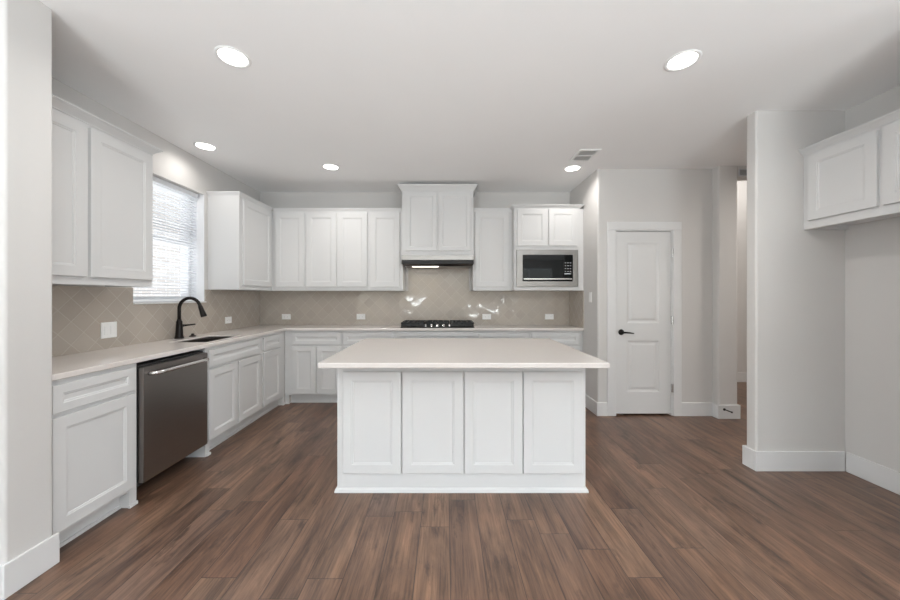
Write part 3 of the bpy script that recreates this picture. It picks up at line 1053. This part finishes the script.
def plate(name, label, cat, F, a, z, w, h, kind, group=None):
    t = thing(name, label, cat, F.p(a, 0.002, z), group)
    b = new()
    e = 0.004
    loops(b, F, [(a - w / 2, a + w / 2, z - h / 2, z + h / 2, 0.003), (a - w / 2 + e, a + w / 2 - e, z - h / 2 + e, z + h / 2 - e, 0.0065)], 0.0006)
    obj('cover_plate', b, MAT_PLASTIC, t)
    if kind == 'outlet_h':
        for s in (-1, 1):
            b = new(); F.box(b, a + s * 0.021 - 0.016, a + s * 0.021 + 0.016, 0.0066, 0.0085, z - 0.014, z + 0.014)
            rc = obj('receptacle', b, MAT_PLASTIC, t, bevel=0.001)
            b = new()
            for d in (-0.006, 0.005):
                F.box(b, a + s * 0.021 - 0.005, a + s * 0.021 + 0.004, 0.0086, 0.0089, z + d - 0.001, z + d + 0.001)
            obj('slot', b, MAT_SLOT, rc)
    elif kind == 'rocker2':
        for s in (-1, 1):
            b = new(); F.box(b, a + s * 0.023 - 0.016, a + s * 0.023 + 0.016, 0.0066, 0.0095, z - 0.033, z + 0.033)
            obj('rocker', b, MAT_PLASTIC, t, bevel=0.0015)
    else:
        b = new(); F.box(b, a - 0.016, a + 0.016, 0.0066, 0.0095, z - 0.033, z + 0.033)
        obj('rocker', b, MAT_PLASTIC, t, bevel=0.0015)
    return t


FTL = Face('left', LW + 0.0106)
FTB = Face('back', BW - 0.0106)
GO = 'white outlets in the tile backsplash'
plate('switch_plate', 'double white rocker switch plate on the tile between wall end and window', 'switch', FTL, 2.535, 1.075, 0.118, 0.118, 'rocker2', GO)
plate('outlet_plate', 'white outlet on the window wall tile between the faucet and the corner', 'outlet', FTL, 3.925, 1.05, 0.115, 0.075, 'outlet_h', GO)
KT = (BW - 0.0106) / 338
for u, lab in ((286.3, 'horizontal white outlet on the back wall tile, closest to the window corner'),
               (361.0, 'horizontal white outlet on the back wall tile, between the corner outlet and the cooktop'),
               (486.7, 'horizontal white outlet on the back wall tile, just past the cooktop'),
               (549.3, 'horizontal white outlet on the back wall tile, under the microwave')):
    plate('outlet_plate', lab, 'outlet', FTB, (u - 446) * KT, 1.33 - 20.7 * KT, 0.118, 0.074, 'outlet_h', GO)
plate('switch_plate', 'white light switch on the pantry side wall beyond the counter end', 'switch', Face('right', PX - 0.0002), 3.94, 1.315, 0.072, 0.118, 'rocker1')

# ------------------------------------------------------------------ ceiling things
LS = [(-1.26, 2.00, 'round recessed ceiling light nearest the two-door window-wall cabinet'),
      (1.42, 2.03, 'round recessed ceiling light nearest the fridge alcove'),
      (-2.27, 3.19, 'round recessed ceiling light close to the wall above the sink window'),
      (-1.26, 3.70, 'round recessed ceiling light in front of the back-wall cabinets, window side'),
      (1.40, 3.74, 'round recessed ceiling light beside the ceiling vent, at the pantry corner')]
for i, (x, y, lab) in enumerate(LS + [(4.4, 4.55, None), (-1.26, -1.2, None), (1.42, -1.2, None), (-1.26, -3.6, None), (1.42, -3.6, None)]):
    if lab:
        t = thing('recessed_light', lab, 'ceiling light', (x, y, CEIL), 'recessed ceiling lights')
        b = new()
        seg = 40
        ring = []
        for r, z in ((0.095, -0.0006), (0.094, -0.004), (0.088, -0.006), (0.079, -0.005), (0.074, -0.0006)):
            ring.append([b.verts.new((x + r * math.cos(2 * math.pi * k / seg), y + r * math.sin(2 * math.pi * k / seg), CEIL + z)) for k in range(seg)])
        for p, q in zip(ring, ring[1:]):
            for k in range(seg):
                b.faces.new((p[k], p[(k + 1) % seg], q[(k + 1) % seg], q[k]))
        obj('trim_ring', b, MAT_PLASTIC, t, True)
        b = new()
        lathe(b, (x, y, CEIL - 0.0035), [(0.0735, 0.0025), (0.0735, 0)], 40)
        obj('lens', b, MAT_LENS, t)
    area('downlight', (x, y, (HALL if i == 5 else CEIL) - 0.012), (0, 0, 0), 0.138, 0.138, (5.6, 6.2, 2.3, 5.4, 3.4, 16.0, 4, 4, 4, 4)[i], WARM, 'DISK', (150, 150, 150, 150, 150, 180, 150, 150, 150, 150)[i])

t = thing('ceiling_vent', 'white rectangular ceiling air vent with dark louvres near the pantry corner', 'vent', (1.39, 3.39, CEIL))
vx0, vx1, vy0, vy1 = 1.285, 1.495, 3.25, 3.53
obj('backing', bx(vx0 + 0.02, vx1 - 0.02, vy0 + 0.02, vy1 - 0.02, CEIL - 0.002, CEIL - 0.0006), MAT_DARK, t)
b = new()
for q in ((vx0, vx1, vy0, vy0 + 0.022), (vx0, vx1, vy1 - 0.022, vy1), (vx0, vx0 + 0.022, vy0 + 0.022, vy1 - 0.022), (vx1 - 0.022, vx1, vy0 + 0.022, vy1 - 0.022),
          (vx0 + 0.022, vx1 - 0.022, 3.383, 3.397)):
    box(b, *q, CEIL - 0.010, CEIL - 0.0006)
obj('frame', b, MAT_PLASTIC, t)
b = new()
n = 9
for k in range(n):
    xx = vx0 + 0.03 + (vx1 - vx0 - 0.06) * k / (n - 1)
    for (ya, yb) in ((vy0 + 0.022, 3.383), (3.397, vy1 - 0.022)):
        box(b, xx - 0.0025, xx + 0.0025, ya, yb, CEIL - 0.009, CEIL - 0.0025)
obj('louvre', b, MAT_PLASTIC, t)

t = thing('return_grille', 'small grey louvred air grille high on the wall over the hall opening', 'grille', (3.30, 3.66, 2.67))
FG = Face('back', 3.6665)
g0, g1, gz0, gz1 = 3.173, 3.475, 2.634, 2.708
b = new(); FG.box(b, g0 + 0.008, g1 - 0.008, 0, 0.002, gz0 + 0.006, gz1 - 0.006)
obj('backing', b, MAT_DARK, t)
b = new(); ringframe(b, FG, (g0, g1, gz0, gz1), (g0 + 0.010, g1 - 0.010, gz0 + 0.008, gz1 - 0.008), 0.0, 0.007, 0.001)
obj('frame', b, MAT_GREYMARK, t)
b = new()
for k in range(6):
    z = gz0 + 0.014 + k * 0.0095
    FG.box(b, g0 + 0.010, g1 - 0.010, 0.002, 0.006, z - 0.002, z + 0.002)
obj('louvre', b, MAT_GREYMARK, t)

# door stop on the jog's baseboard
t = thing('door_stop', 'small black door stop screwed to the baseboard of the wall post by the hall', 'door stop', (3.0, 3.65, 0.10))
sx, sy, sz = 3.006, 3.6515, 0.105
b = new(); lathe(b, (sx, sy, sz), [(0.014, 0), (0.013, -0.006), (0.006, -0.008)], 16, 'y')
obj('base', b, MAT_BRONZE, t, True)
b = new(); tube(b, [(sx, sy - 0.006, sz), (sx + 0.018, sy - 0.03, sz - 0.006), (sx + 0.034, sy - 0.05, sz - 0.012)], 0.0055, 10)
obj('spring', b, MAT_BRONZE, t, True)
b = new(); tube(b, [(sx + 0.033, sy - 0.049, sz - 0.0117), (sx + 0.041, sy - 0.059, sz - 0.0145)], 0.009, 10)
obj('tip', b, MAT_BLACK, t, True)

# ------------------------------------------------------------------ window blind
t = thing('window_blind', 'white horizontal slat blind with open slats in the kitchen window', 'blind', (LW - 0.075, 3.14, WZ0))
ya, yb = WY0 + 0.014, WY1 - 0.014
obj('headrail', bx(LW - 0.098, LW - 0.052, ya, yb, WZ1 - 0.045, WZ1 - 0.002), MAT_BLIND, t, bevel=0.003)
b = new()
z = WZ1 - 0.065
tilt = math.radians(12)
while z > WZ0 + 0.05:
    for s in (0,):
        w = 0.0125
        dx, dz = w * math.cos(tilt), w * math.sin(tilt)
        c = LW - 0.075
        q = [(c - dx, z - dz), (c, z + 0.0018), (c + dx, z + dz), (c + dx, z + dz - 0.0008), (c, z + 0.0010), (c - dx, z - dz - 0.0008)]
        lo = [b.verts.new((p[0], ya, p[1])) for p in q]
        hi = [b.verts.new((p[0], yb, p[1])) for p in q]
        b.faces.new(lo); b.faces.new(hi[::-1])
        for k in range(6):
            b.faces.new((lo[k], lo[(k + 1) % 6], hi[(k + 1) % 6], hi[k]))
    z -= 0.0265
obj('slats', b, MAT_BLIND, t)
obj('bottom_rail', bx(LW - 0.088, LW - 0.062, ya, yb, WZ0 + 0.018, WZ0 + 0.036), MAT_BLIND, t, bevel=0.003)
for yy in (ya + 0.12, (ya + yb) / 2, yb - 0.12):
    b = new()
    box(b, LW - 0.062, LW - 0.061, yy - 0.001, yy + 0.001, WZ0 + 0.036, WZ1 - 0.045)
    obj('cord', b, MAT_BLIND, t)
